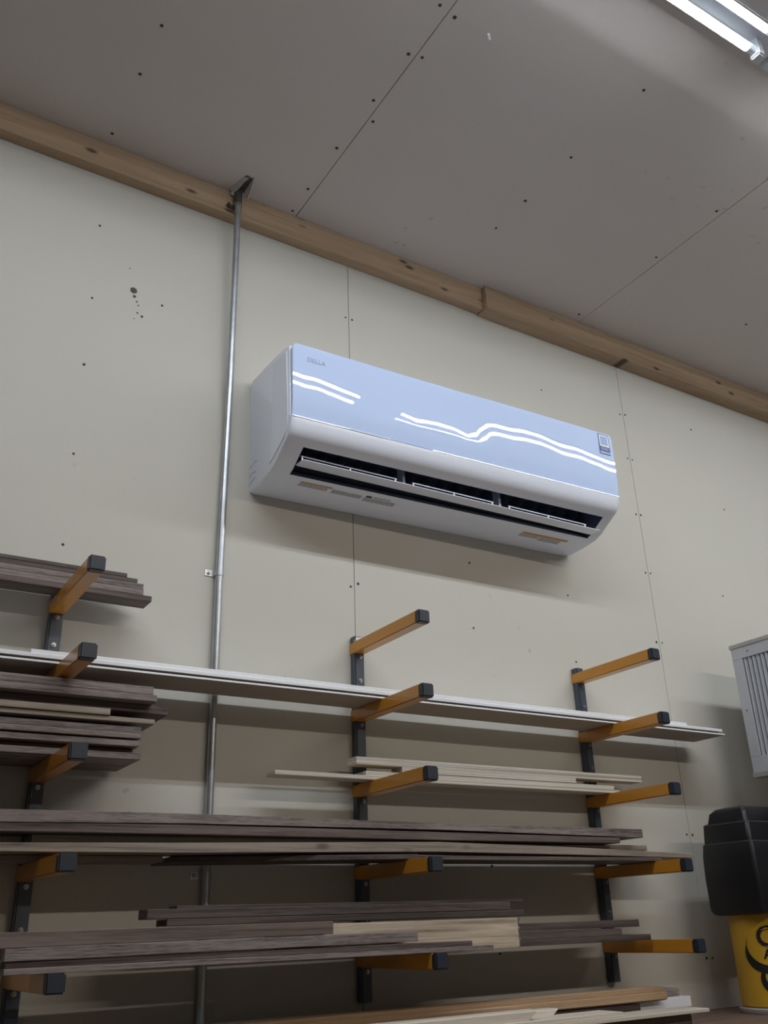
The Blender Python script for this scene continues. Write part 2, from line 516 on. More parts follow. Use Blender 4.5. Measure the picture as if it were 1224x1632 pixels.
def rack(x, zb, label, washers):
    r = empty('lumber_rack', (x, 0, zb))
    tag(r, label, 'lumber rack', 'wall lumber racks')
    bm = bmesh.new()
    add_box(bm, -0.0148, 0.0148, -0.026, -0.0005, 0, 2.327 - zb)
    bmesh.ops.bevel(bm, geom=[e for e in bm.edges if abs(e.verts[0].co.z - e.verts[1].co.z) > 0.1], offset=0.003, segments=2, affect='EDGES')
    p = link('post', bm_mesh(bm, 'post', 35), M['post'], r)
    for z in washers:
        w = link('lag_bolt', BOLT_ME, None, p)
        w.location = (0, -0.026, z - zb)
    for z in LEVELS:
        a = link('arm', ARM_ME, None, r)
        a.location = (0, 0, z - zb)
        link('end_cap', CAP_ME, None, a)
        bo = link('bolt', BOLT_ME, None, a)
        bo.location = (0.001, -0.026, -0.041)
    return r
rack(-0.8035, 1.4426, 'orange-armed wall rack nearest the camera, left of the conduit, loaded with dark boards', (2.205, 2.02, 1.82, 1.62))
rack(-0.0035, 1.4426, 'orange-armed wall rack on the wall seam under the air conditioner, its top arm empty', (2.205, 1.84, 1.62))
rack(0.8030, 1.4426, 'orange-armed wall rack furthest along the wall, beside the seam with paired screws', (2.205, 2.02, 1.62))
POST_BM.free()

# ================================================================== BOARDS
def board(name, st, mat, label, cat='board', group=None, ch=0.0008, end=None):
    """st: stations (x, y_front, y_back, z_bottom, z_top) along the length"""
    bm = bmesh.new()
    rings = []
    for x, yf, yb, z0, z1 in st:
        c = ch
        rings.append([(x, yf + c, z0), (x, yb - c, z0), (x, yb, z0 + c), (x, yb, z1 - c), (x, yb - c, z1), (x, yf + c, z1), (x, yf, z1 - c), (x, yf, z0 + c)])
    add_loft(bm, rings)
    o = link(name, bm_mesh(bm), mat)
    tag(o, label, cat, group)
    return o
def sb(x0, x1, yf, yb, z0, z1, n=2, skew=0.0, bow=0.0, jitter=0.0):
    out = []
    for i in range(n):
        u = i / (n - 1)
        b = bow * 4 * u * (1 - u)
        dy = skew * u
        j = random.uniform(-jitter, jitter)
        out.append((x0 + (x1 - x0) * u, yf + dy + j, yb + dy, z0 + b, z1 + b))
    return out
XW = -2.35    # boards run on past the frame
GA = 'dark boards on the top arms'
E1 = 0.0003
board('walnut_board', sb(XW, -0.6123, -0.106, -0.048, 2.3113, 2.3243), M['walnut'], 'dark walnut board lying directly on the top rack arm, longest of its short stack', group=GA)
board('walnut_board', sb(XW, -0.632, -0.104, -0.040, 2.3246, 2.3385), M['walnut_grey'], 'rough grey walnut board second from the bottom of the stack on the top arm', group=GA)
board('walnut_board', sb(XW, -0.633, -0.1035, -0.040, 2.3388, 2.3520), M['walnut_grey'], 'rough grey walnut board in the middle of the stack on the top arm', group=GA)
board('walnut_board', sb(XW, -0.647, -0.100, -0.045, 2.3535, 2.3640), M['walnut'], 'reddish walnut strip second from the top of the stack on the top arm', group=GA)
board('walnut_board', sb(XW, -0.672, -0.100, -0.045, 2.3643, 2.3735), M['walnut'], 'thin reddish walnut strip topmost of the stack on the top arm', group=GA)

# white planks, grooved along the front edge
def plank(x0, x1, yf, yb, z0, z1, label, groove=True, tipx=0.0):
    bm = bmesh.new()
    h = z1 - z0
    if groove:
        sec = [(yf, z0), (yb, z0), (yb, z1), (yf + 0.003, z1), (yf + 0.003, z0 + h * 0.52), (yf + 0.012, z0 + h * 0.50), (yf + 0.012, z0 + h * 0.36), (yf, z0 + h * 0.34)]
    else:
        sec = [(yf, z0), (yb, z0), (yb, z1), (yf + 0.002, z1), (yf, z1 - 0.002)]
    add_loft(bm, [[(x, y, z) for y, z in sec] for x in (x0, x1)])
    o = link('white_plank', bm_mesh(bm), M['whiteboard'])
    o.data.materials.append(M['rawback'])           # unpainted back of the plank
    for f in o.data.polygons:
        if f.normal.z < -0.9: f.material_index = 1
    tag(o, label, 'plank', 'white planks on the second arms')
plank(-3.0, 1.276, -0.157, -0.028, 2.1283, 2.1330, 'lowest white plank, its underside showing, on the second row of arms', groove=False)
plank(-3.0, 1.262, -0.140, -0.030, 2.1333, 2.1378, 'white plank set slightly back between the lowest and upper white planks', groove=False)
plank(-3.0, 1.266, -0.157, -0.028, 2.1381, 2.1468, 'thick glossy white plank over the dark groove on the second row of arms', groove=False)
plank(-0.874, 1.109, -0.152, -0.050, 2.1471, 2.1560, 'shorter white plank topmost on the second row of arms', groove=False)

GB = 'dark boards stacked on the third arm'
board('walnut_board', sb(XW, -0.638, -0.190, -0.022, 1.9363, 1.9492), M['walnut_grey'], 'wide grey-brown board lying directly on the third rack arm, lowest of the tall stack', group=GB)
board('walnut_board', sb(XW, -0.648, -0.165, -0.04, 1.9495, 1.9605), M['walnut'], 'dark set-back board just above the lowest board of the tall stack', group=GB)
board('walnut_board', sb(XW, -0.645, -0.195, -0.05, 1.9616, 1.9735), M['walnut_grey'], 'thin grey board third from the bottom of the tall stack', group=GB)
board('walnut_board', sb(XW, -0.642, -0.196, -0.05, 1.9780, 1.9893), M['walnut_grey'], 'grey board with square end fourth from the bottom of the tall stack', group=GB)
board('walnut_board', sb(XW, -0.643, -0.196, -0.05, 1.9896, 2.0014), M['walnut_grey'], 'grey board with square end fifth from the bottom of the tall stack', group=GB)
board('walnut_board', sb(XW, -0.613, -0.190, -0.035, 2.0118, 2.0215), M['sap'], 'tan-edged wide board with a long dark underside in the tall stack', group=GB)
board('walnut_board', sb(XW, -0.71, -0.194, -0.07, 2.0225, 2.0357), M['sap'], 'tan board ending short of its neighbours in the tall stack', group=GB)
board('walnut_board', [(XW, -0.165, -0.03, 2.0400, 2.0575), (-0.62, -0.165, -0.03, 2.0400, 2.0575), (-0.572, -0.150, -0.06, 2.0415, 2.0570)], M['walnut'], 'wide dark board poking out furthest from the tall stack, third from the top', group=GB)
board('walnut_board', sb(XW, -0.6135, -0.196, -0.06, 2.0580, 2.0725), M['walnut_grey'], 'grey-brown board second from the top of the tall stack', group=GB)
board('walnut_board', sb(XW, -0.622, -0.196, -0.06, 2.0728, 2.0895), M['walnut_grey'], 'grey-brown board topmost of the tall stack under the white planks', group=GB)
# stickers that keep the stack's gaps open
for x in (-1.9, -0.80):
    for z0, z1 in ((1.9737, 1.9778), (2.0017, 2.0116), (2.0360, 2.0398)):
        tag(box('stack_spacer', x - 0.012, x + 0.012, -0.150, -0.055, z0, z1, M['walnut']), 'thin wooden spacer strip hidden between boards of the tall dark stack', 'spacer', 'spacers in the tall stack')

GC = 'plywood strips on the third arms'
board('plywood_strip', sb(-0.287, 0.83, -0.102, -0.053, 1.9363, 1.9470), M['ply'], 'long plywood strip lying on the third arms, reaching furthest towards the conduit', 'plywood', GC)
board('plywood_strip', sb(-0.036, 0.812, -0.0975, -0.046, 1.9473, 1.9585), M['ply'], 'thin plywood strip second from the bottom on the third arms', 'plywood', GC)
board('plywood_strip', sb(0.072, 0.665, -0.0975, -0.047, 1.9600, 1.9735), M['ply'], 'shortest plywood strip, under the topmost one on the third arms', 'plywood', GC)
board('plywood_strip', sb(-0.0625, 0.932, -0.0975, -0.050, 1.9738, 1.9920), M['ply'], 'thick plywood strip topmost on the third arms, with pale striped edge', 'plywood', GC)

GD = 'long boards on the fourth arms'
board('walnut_board', sb(XW, -0.556, -0.130, -0.05, 1.7413, 1.7530), M['sap'], 'tan board on the fourth arm ending just before the conduit', group=GD)
board('walnut_board', [(-0.538, -0.130, 0.0 - 0.004, 1.7413, 1.7520), (-0.42, -0.152, -0.034, 1.7413, 1.7520), (0.006, -0.250, -0.115, 1.7413, 1.7520)], M['walnut'], 'wide dark board lying askew on the fourth arms beside the conduit clamp', group=GD)
board('walnut_board', sb(0.012, 0.812, -0.240, -0.10, 1.7413, 1.7500), M['walnut'], 'thin dark board on the fourth arms between the middle and far racks', group=GD)
board('white_offcut', sb(0.45, 0.795, -0.200, -0.12, 1.7503, 1.7532), M['pale'], 'thin whitish strip peeking out below the long tan board', group=GD)
board('walnut_board', [(XW, -0.2, -0.10, 1.7535, 1.7700), (-0.9, -0.2, -0.10, 1.7535, 1.7690), (-0.53, -0.2, -0.10, 1.7540, 1.7735), (0.10, -0.2, -0.10, 1.7620, 1.7840), (0.5, -0.2, -0.10, 1.7590, 1.7775), (0.985, -0.2, -0.10, 1.7536, 1.7650)], M['sap'], 'long pale tan board with dark knots, longest on the fourth arms', group=GD)
board('walnut_board', [(-0.82, -0.11, -0.04, 1.7755, 1.7930), (-0.49, -0.11, -0.04, 1.7780, 1.7950), (0.10, -0.11, -0.04, 1.7850, 1.7930), (0.5, -0.11, -0.04, 1.7800, 1.7900), (0.90, -0.11, -0.04, 1.7790, 1.7940)], M['sap'], 'set-back tan board between the dark boards and the long pale board', group=GD)
board('walnut_board', [(XW, -0.15, -0.05, 1.7935, 1.8095), (-0.89, -0.15, -0.05, 1.7940, 1.8098), (-0.51, -0.15, -0.05, 1.7955, 1.8145), (0.14, -0.15, -0.05, 1.7935, 1.8120), (0.755, -0.15, -0.05, 1.7945, 1.8090)], M['walnut'], 'purplish dark board second from the top on the fourth arms', group=GD)
board('walnut_board', [(XW, -0.15, -0.06, 1.8110, 1.8350), (-0.89, -0.15, -0.06, 1.8110, 1.8350), (-0.51, -0.15, -0.06, 1.8168, 1.8370), (0.14, -0.15, -0.06, 1.8174, 1.8335), (0.848, -0.15, -0.06, 1.8105, 1.8330)], M['walnut_grey'], 'thick greyish board topmost on the fourth arms', group=GD)

GE = 'boards on the fifth arms'
board('walnut_board', sb(-0.888, 0.152, -0.330, -0.275, 1.5483, 1.5580, skew=0.012), M['walnut_grey'], 'greyish board lowest at the front of the fifth arms', group=GE)
board('walnut_board', sb(-0.884, 0.095, -0.316, -0.275, 1.5583, 1.5685, skew=0.0), M['walnut'], 'dark board sandwiched second from the bottom at the front of the fifth arms', group=GE)
board('walnut_board', [(-0.888, -0.322, -0.272, 1.5692, 1.5886), (-0.048, -0.316, -0.272, 1.5720, 1.5920)], M['walnut_grey'], 'thick square-ended board third from the bottom on the fifth arms', group=GE)
board('walnut_board', [(XW, -0.300, -0.262, 1.5895, 1.6145), (-0.88, -0.300, -0.262, 1.5895, 1.6145), (-0.245, -0.300, -0.262, 1.5924, 1.6165)], M['brown'], 'long brown board with dark knots on top at the near end of the fifth arms', group=GE)
o = board('ash_board', [(-0.36, -0.262, -0.215, 1.5484, 1.6120), (0.20, -0.262, -0.215, 1.5484, 1.6120), (0.262, -0.262, -0.215, 1.5484, 1.6120), (0.274, -0.260, -0.217, 1.5500, 1.6120)], M['ash'], 'pale thick board with a live bark end on the fifth arms', group=GE)
bm = bmesh.new()
prev = None
rings = []
for i in range(9):
    z = 1.5486 + 0.0632 * i / 8
    w = 0.004 + 0.005 * abs(math.sin(i * 1.7))
    rings.append([(0.274, -0.258, z), (0.274 + w, -0.256 + 0.003 * math.sin(i * 2.3), z), (0.274 + w * 0.8, -0.220, z), (0.274, -0.218, z)])
add_loft(bm, rings)
link('bark_edge', bm_mesh(bm), M['walnut'], o)
board('walnut_board', sb(-0.586, 0.294, -0.262, -0.20, 1.6169, 1.6288), M['walnut_dark'], 'dark thin board resting on the pale thick board of the fifth arms', group=GE)
board('walnut_board', sb(-0.626, 0.254, -0.262, -0.21, 1.6298, 1.6470), M['walnut_dark'], 'very dark board second from the top on the fifth arms', group=GE)
board('walnut_board', sb(-0.547, 0.34, -0.206, -0.16, 1.6473 - 0.0, 1.6540), M['walnut_dark'], 'thin dark strip set back on the very top of the fifth arms', group=GE)
board('walnut_board', sb(-0.05, 0.772, -0.200, -0.10, 1.5483, 1.5625), M['walnut_dark'], 'dark board lying on the middle and far fifth arms, lowest of three', group=GE)
board('walnut_board', sb(-0.03, 0.668, -0.200, -0.11, 1.5628, 1.5795), M['walnut_dark'], 'dark board in the middle of three at the far end of the fifth arms', group=GE)
board('walnut_board', sb(-0.04, 0.735, -0.200, -0.12, 1.5815, 1.5990), M['walnut_dark'], 'dark board on top of three with a chipped end by the far rack', group=GE)

# lumber on the storage shelf at the bottom of the view
SZ = 1.350
shelf = empty('storage_shelf', (0.0, -0.24, 0.0))
tag(shelf, 'brown wooden shelf along the wall carrying the lowest boards and the yellow bucket', 'shelf')
def pc(name, x0, x1, y0, y1, z0, z1):
    return box(name, x0, x1, y0 + 0.24, y1 + 0.24, z0, z1, M['shelf'], shelf, bev=0.001)
pc('top', -2.6, 2.2, -0.46, -0.002, SZ - 0.030, SZ)
for x in (-2.6, -1.0, 0.6, 2.17):
    pc('upright', x, x + 0.03, -0.44, -0.004, 0.0, SZ - 0.030)
for z in (0.10, 0.52, 0.94):
    pc('shelf_board', -2.57, 2.17, -0.43, -0.006, z, z + 0.025)
GF = 'lowest boards on the storage shelf'
board('base_board', sb(-1.6, 0.77, -0.300, -0.06, SZ + 0.0003, SZ + 0.0330), M['walnut'], 'thick dark board at the very bottom of the shelf lumber', group=GF)
board('pale_board', sb(-0.3, 0.805, -0.330, -0.235, 1.3835, 1.3915), M['pale'], 'whitish thin board reaching furthest along the shelf, seen edge on', group=GF)
board('pale_board', sb(-0.3, 0.515, -0.325, -0.245, 1.3918, 1.4025), M['pale'], 'pale board with rough end, second lowest at the front of the shelf', group=GF)
board('white_board', sb(0.1, 0.905, -0.185, -0.085, 1.3835, 1.4080), M['whiteboard'], 'white square-ended board under the grey board on the shelf', group=GF)
board('grey_board', sb(-0.5, 0.892, -0.160, -0.080, 1.4083, 1.4265), M['walnut_grey'], 'grey board behind the brown moulding, its top face catching light', group=GF)
bm = bmesh.new()
rings = []
for x, dx in ((-1.2, 0.0), (0.775, 0.0)):
    rings.append([(x - dx, -0.168, 1.4085), (x, -0.168, 1.4370), (x, -0.200, 1.4375), (x + 0.012, -0.206, 1.4365), (x + 0.014, -0.207, 1.4255), (x + 0.016, -0.210, 1.4235), (x + 0.016, -0.211, 1.4090), (x + 0.010, -0.206, 1.4060), (x - 0.03 - dx, -0.185, 1.4030)])
add_loft(bm, rings)
tag(link('brown_moulding', bm_mesh(bm), M['oak']), 'brown wooden moulding with slanted end and nail holes on the shelf', 'moulding')
board('moulding_support', sb(-0.9, 0.70, -0.200, -0.188, 1.3835, 1.4028), M['walnut'], 'dark slat propping up the brown moulding on the shelf', group=GF)
# two pale offcuts with cut ends in front of the moulding
def offcut(x0, x1, yf, yb, z0, z1, cut, label):
    bm = bmesh.new()
    rings = []
    for x in (x0, x1):
        c = cut if x == x1 else 0
        rings.append([(x - c, yf, z0), (x - c * 0.6, yb, z0), (x, yb, z1), (x, yf + 0.004, z1), (x - c * 0.3, yf, z1 - 0.003)])
    add_loft(bm, rings)
    tag(link('pale_offcut', bm_mesh(bm), M['pale']), label, 'offcut', 'pale offcuts on the shelf')
offcut(-0.2, 0.272, -0.315, -0.275, 1.4028, 1.4225, 0.035, 'pale offcut with a long mitred tip in front of the brown moulding')
offcut(-0.1, 0.372, -0.265, -0.225, 1.4028, 1.4160, 0.02, 'pale rounded offcut tucked between the moulding and the mitred offcut')

# ================================================================== AIR CONDITIONER
ACT = 0.0182
AX0, AZ0 = -0.3289, 2.70
ACW = 1.1685
ac = empty('air_conditioner', (AX0, 0, AZ0), (0, -ACT, 0))
tag(ac, 'glossy white wall air conditioner with open louver above the lumber racks', 'air conditioner')
PROF = [(-0.252, 0.331), (-0.2535, 0.20), (-0.2535, 0.117), (-0.2545, 0.1112), (-0.2606, 0.1106), (-0.2622, 0.1092), (-0.2620, 0.1065), (-0.2600, 0.098), (-0.2560, 0.085), (-0.2500, 0.0725), (-0.2400, 0.062), (-0.219, 0.0503)]
LOW = [(-0.1385, 0.0068), (-0.13, 0.004), (-0.07, -0.002), (-0.012, -0.004), (-0.0005, -0.002)]
MIDP = [(-0.19, 0.033), (-0.16, 0.0145)]
BACK = [(-0.0005, 0.340), (-0.012, 0.352), (-0.16, 0.3465), (-0.235, 0.338)]
full = PROF + MIDP + LOW + BACK
CAV = [(-0.214, 0.062), (-0.150, 0.150), (-0.085, 0.120), (-0.090, 0.050), (-0.128, 0.016)]
OX0, OX1 = 0.055, 1.125
bm = bmesh.new()
def ring(x, pts, shrink=0.0):
    cy, cz = -0.13, 0.17
    return [bm.verts.new((x, y + (cy - y) * shrink if y < -0.01 else y, z + (cz - z) * shrink)) for y, z in pts]
def skin(a, b, closed=True, skip=()):
    n = len(a)
    for i in range(n):
        if i in skip: continue
        j = (i + 1) % n
        bm.faces.new((a[i], a[j], b[j], b[i]))
xs = [(0.0, 0.045), (0.0015, 0.024), (0.006, 0.009), (0.014, 0.001), (0.022, 0.0)]
rings = [ring(x, full, s) for x, s in xs]
bm.faces.new(rings[0][::-1])
rl = ring(OX0, full)
rings.append(rl)
for a, b_ in zip(rings, rings[1:]): skin(a, b_)
rr = ring(OX1, full)
iu = len(PROF) - 1
il = len(PROF) + len(MIDP)
skin(rl, rr, skip=tuple(range(iu, il)))
# cavity
for vs, rev in ((rl, False), (rr, True)):
    pass
cl = [rl[iu]] + [bm.verts.new((OX0 + 0.004, y, z)) for y, z in CAV] + [rl[il]]
cr_ = [rr[iu]] + [bm.verts.new((OX1 - 0.004, y, z)) for y, z in CAV] + [rr[il]]
cav_faces = []
for i in range(len(cl) - 1):
    cav_faces.append(bm.faces.new((cl[i], cl[i + 1], cr_[i + 1], cr_[i])))
cav_faces.append(bm.faces.new(cl + [rl[k] for k in range(il - 1, iu, -1)]))
cav_faces.append(bm.faces.new(cr_ + [rr[k] for k in range(il - 1, iu, -1)]))
tail = [rr] + [ring(ACW - x, full, s) for x, s in xs[::-1]]
for a, b_ in zip(tail, tail[1:]): skin(a, b_)
bm.faces.new(tail[-1])
for f in cav_faces: f.material_index = 1
cav_faces[0].material_index = 2
me = bm_mesh(bm, 'casing', 32)
me.materials.append(M['ac'])
me.materials.append(M['acdark'])
me.materials.append(M['acgrey'])
link('casing', me, None, ac)

# raised cheek on each end of the casing
for x0_, sg in ((0.0, 1), (ACW, -1)):
    bm = bmesh.new()
    cheek = [(-0.158, 0.325), (-0.240, 0.318), (-0.244, 0.12), (-0.240, 0.085), (-0.222, 0.066), (-0.19, 0.052), (-0.15, 0.034), (-0.128, 0.026), (-0.140, 0.06), (-0.148, 0.11), (-0.153, 0.2)]
    add_loft(bm, [[(x0_ + sg * d, y, z) for y, z in cheek] for d in (0.003, -0.0028)])
    bmesh.ops.bevel(bm, geom=[e for e in bm.edges if all(abs(v.co.x - (x0_ - sg * 0.0028)) < 1e-5 for v in e.verts)], offset=0.0024, segments=3, affect='EDGES')
    link('end_cheek', bm_mesh(bm, smooth=50), M['ac'], ac)
# front panel: a thin gloss plate, slightly wavy as moulded plastic is
WAVE = [(466, -12.8), (491, -11.5), (511, -13), (536, -10.3), (569, -7.4), (604, -3.5), (630, -1.6), (658, 1.4), (683, 4.0), (700, 1.5), (720, 0.5), (736, 0.8), (763, 4.0), (777, -2), (791, -13), (805, -22), (819, -24), (835, -24), (858, -28), (880, -28.5), (910, -23.5), (930, -25), (952, -22), (969, -19), (990, -20)]
# the listed places sit along the panel at these local x
def px_to_x(p):
    # reflected strip runs over the panel; perspective along its length
    a, b_, c = 466.0, 982.0, 0.0
    u = (p - a) / (b_ - a)
    k = 0.50
    return ACW * (u / (1 + k * (1 - u)))
WX = [(px_to_x(p), d / 866.0) for p, d in WAVE]
def slope_at(x):
    if x <= WX[0][0]: return WX[0][1]
    for (x0, s0), (x1, s1) in zip(WX, WX[1:]):
        if x <= x1:
            u = (x - x0) / (x1 - x0)
            u = u * u * (3 - 2 * u)
            return s0 + (s1 - s0) * u
    return WX[-1][1]
_slope_raw = slope_at
def slope_at(x):
    return sum(_slope_raw(x + d * 0.005) * w for d, w in ((-3, 1), (-2, 2), (-1, 3), (0, 4), (1, 3), (2, 2), (3, 1))) / 16
bm = bmesh.new()
PZ0, PZ1 = 0.1122, 0.331
nx, nz = 240, 30
rc = 0.016
grid = []
for i in range(nx + 1):
    x = 0.002 + (ACW - 0.004) * i / nx
    d = min(x - 0.002, ACW - 0.002 - x)
    top = PZ1
    if d < rc:
        top = PZ1 - rc + math.sqrt(max(rc * rc - (rc - d) ** 2, 0))
    s = slope_at(x)
    col = []
    for j in range(nz + 1):
        z = PZ0 + (top - PZ0) * j / nz
        y = -0.2665 + s * (z - 0.235)
        lo = max(0.0, 0.175 - z)
        y += lo * lo * 1.4
        hi = max(0.0, z - 0.318)
        y += hi * hi * 6.0
        col.append(bm.verts.new((x, y, z)))
    grid.append(col)
front = []
for i in range(nx):
    for j in range(nz):
        front.append(bm.faces.new((grid[i][j], grid[i + 1][j], grid[i + 1][j + 1], grid[i][j + 1])))
ext = bmesh.ops.extrude_face_region(bm, geom=front)
for v in [g for g in ext['geom'] if isinstance(g, bmesh.types.BMVert)]:
    v.co.y = -0.2542
me = bm_mesh(bm, 'panel', 40)
link('front_panel', me, M['acpanel'], ac)

# added bead carrying the lamp highlight along the joint, broken where the highlight breaks
for a, b_ in ((0.004, 0.300), (0.440, ACW - 0.004)):
    bm = bmesh.new()
    pr_, yy, zz = [], -0.26380, 0.1116
    for sl in (3.1, 2.6, 2.1, 1.6):
        pr_.append((yy, zz))
        yy -= 0.00045 * math.tan(math.radians(sl)); zz -= 0.00045
    pr_.append((yy, zz))
    pr_ += [(-0.2580, zz), (-0.2580, 0.1114)]
    add_loft(bm, [[(x, y, z) for y, z in pr_] for x in (a, b_)])
    link('seam_highlight', bm_mesh(bm, smooth=30), M['acglint'], ac)
# louver flap with its thin rims
fl = empty('louver', (0, 0, 0))
fl.parent = ac
def fz(x): return 0.0215 - 0.0140 * (x - 0.06) / 1.06
bm = bmesh.new()
rings = []
for x in (0.060, 0.066, 1.114, 1.120):
    e = 0.004 if x in (0.060, 1.120) else 0.0
    z = fz(x)
    rings.append([(x, -0.206 + e, z), (x, -0.160 - e, z + 0.003), (x, -0.160 - e, z + 0.005), (x, -0.180, z + 0.0035), (x, -0.206 + e, z + 0.0014)])
add_loft(bm, rings)
bpy.data.objects.remove(fl)
flap = link('louver_flap', bm_mesh(bm), M['ac'], ac)
for a, b_ in ((0.058, 0.356), (0.408, 0.695), (0.752, 1.065)):
    bm = bmesh.new()
    add_loft(bm, [[(x, y, fz(x) + z) for y, z in ((-0.2005, 0.0118), (-0.197, 0.0118), (-0.197, 0.0134), (-0.2005, 0.0134))] for x in (a, b_)])
    for u in (0.012, 0.50, 0.985):
        x = a + (b_ - a) * u
        add_box(bm, x - 0.0015, x + 0.0015, -0.2002, -0.196, fz(x) + 0.001, fz(x) + 0.0130)
    link('flap_rim', bm_mesh(bm), M['ac'], flap)
for x in (0.382, 0.723):
    bm = bmesh.new()
    add_box(bm, x - 0.004, x + 0.004, -0.196, -0.170, fz(x) + 0.004, 0.085)
    link('flap_bracket', bm_mesh(bm), M['acgrey'], ac)
# fixed vanes inside the outlet
for i in range(18):
    x = 0.10 + i * 0.0575
    bm = bmesh.new()
    add_loft(bm, [[(x + d, -0.158, 0.070), (x + d, -0.100, 0.062), (x + d, -0.100, 0.095), (x + d, -0.150, 0.120)] for d in (0.0, 0.0015)])
    link('air_vane', bm_mesh(bm), M['acdark'], ac)
# side grip recess outline near the wall
for (ya, za, yb, zb) in ((-0.002, 0.072, -0.044, 0.078), (-0.044, 0.078, -0.052, 0.072), (-0.002, 0.046, -0.016, 0.050), (-0.016, 0.050, -0.046, 0.046), (-0.002, 0.022, -0.040, 0.030)):
    bm = bmesh.new()
    add_loft(bm, [[(0.0 - d, ya, za), (0.0 - d, yb, zb), (0.0 - d, yb, zb - 0.0016), (0.0 - d, ya, za - 0.0016)] for d in (-0.002, 0.0006)])
    link('side_seam', bm_mesh(bm), M['acgrey'], ac)

def text_mesh(s, size, extr=0.0, bold=0.0):
    cu = bpy.data.curves.new('txt', 'FONT')
    cu.body = s
    cu.size = size
    cu.extrude = extr
    cu.resolution_u = 3
    cu.offset = bold
    ob = bpy.data.objects.new('txt', cu)
    COL.objects.link(ob)
    dg = bpy.context.evaluated_depsgraph_get()
    me = bpy.data.meshes.new_from_object(ob.evaluated_get(dg))
    bpy.data.objects.remove(ob)
    bpy.data.curves.remove(cu)
    return me
lg = text_mesh('DELLA', 0.0175, 0.0002)
wmax = max(v.co.x for v in lg.vertices)
for v in lg.vertices:
    v.co.x *= 0.056 / wmax
lg.materials.clear()
lo = link('logo', lg, M['logo'], ac)
lo.location = (0.0446, -0.2672 + slope_at(0.07) * 0.05, 0.2835)
lo.rotation_euler = (math.pi / 2, 0, 0)
# sticker at the far upper corner, code area left blank
sy = -0.2668 + slope_at(1.13) * 0.055
st = box('sticker', 1.1055, 1.1515, sy - 0.0012, sy + 0.0016, 0.2535, 0.3255, M['navy'], ac)
box('sticker_field', 1.1085, 1.1485, sy - 0.0016, sy - 0.0010, 0.2800, 0.3225, M['stwhite'], st)
box('sticker_centre', 1.1128, 1.1442, sy - 0.0019, sy - 0.0014, 0.2850, 0.3180, M['stblue'], st)
box('sticker_band', 1.1060, 1.1510, sy - 0.0016, sy - 0.0010, 0.2540, 0.2610, M['stblue'], st)
for zz in (0.2730, 0.2680):
    box('sticker_line', 1.113, 1.144, sy - 0.0017, sy - 0.0010, zz, zz + 0.0022, M['stblue'], st)
# warning labels on the underside: orange heading bars and rows of fine grey print
def under_z(y):
    pts = [(-0.1385, 0.0068), (-0.13, 0.004), (-0.07, -0.002), (-0.012, -0.004)]
    for (y0, z0), (y1, z1) in zip(pts, pts[1:]):
        if y <= y1: return z0 + (z1 - z0) * (y - y0) / (y1 - y0)
    return -0.004
def decal(name, x0, x1, y0, y1, mat, parent=None):
    bm = bmesh.new()
    t = 0.0006
    add_loft(bm, [[(x, y0, under_z(y0) - t), (x, y1, under_z(y1) - t), (x, y1, under_z(y1) + 0.0004), (x, y0, under_z(y0) + 0.0004)] for x in (x0, x1)])
    return link(name, bm_mesh(bm), mat, parent or ac)
decal('warning_heading', 0.098, 0.196, -0.1215, -0.1155, M['labelorange'])
decal('warning_print', 0.098, 0.186, -0.1135, -0.0985, M['print_grey'])
decal('warning_print', 0.200, 0.295, -0.1135, -0.0960, M['print_grey'])
decal('warning_print', 0.306, 0.324, -0.1190, -0.1110, M['screw'])
decal('warning_print', 0.330, 0.385, -0.1190, -0.1130, M['print_grey'])
decal('warning_print', 0.304, 0.408, -0.1085, -0.0900, M['print_grey'])
decal('warning_heading', 0.886, 1.072, -0.1060, -0.0955, M['labelorange'])
decal('warning_print', 0.884, 0.960, -0.0930, -0.0780, M['print_grey'])
decal('warning_print', 0.965, 1.052, -0.0930, -0.0720, M['print_grey'])

# ================================================================== CONDUIT
cond = empty('conduit', (-0.411, -0.013, 1.352))
tag(cond, 'galvanised steel conduit running up the wall to the ceiling', 'conduit')
def cpt(x, y, z): return (x + 0.411, y + 0.013, z - 1.352)
path = [(-0.411, -0.0130, 1.352), (-0.411, -0.0130, 1.8), (-0.411, -0.0130, 2.45), (-0.4075, -0.0145, 2.70), (-0.406, -0.0165, 2.86), (-0.407, -0.024, 3.04), (-0.410, -0.034, 3.28), (-0.413, -0.044, 3.42), (-0.415, -0.049, 3.52), (-0.416, -0.051, 3.60), (-0.416, -0.052, 3.640)]
tube('pipe', [cpt(*p) for p in path], 0.0098, M['galv'], cond, 20)
tube('coupling', [cpt(-0.416, -0.052, 3.634), cpt(-0.416, -0.052, 3.640), cpt(-0.417, -0.053, 3.689)], [0.0125, 0.0125, 0.0125], M['dark_tone'], cond, 20)
tube('compression_ring', [cpt(-0.416, -0.0515, 3.628), cpt(-0.416, -0.0515, 3.636)], 0.0128, M['bolt'], cond, 20)
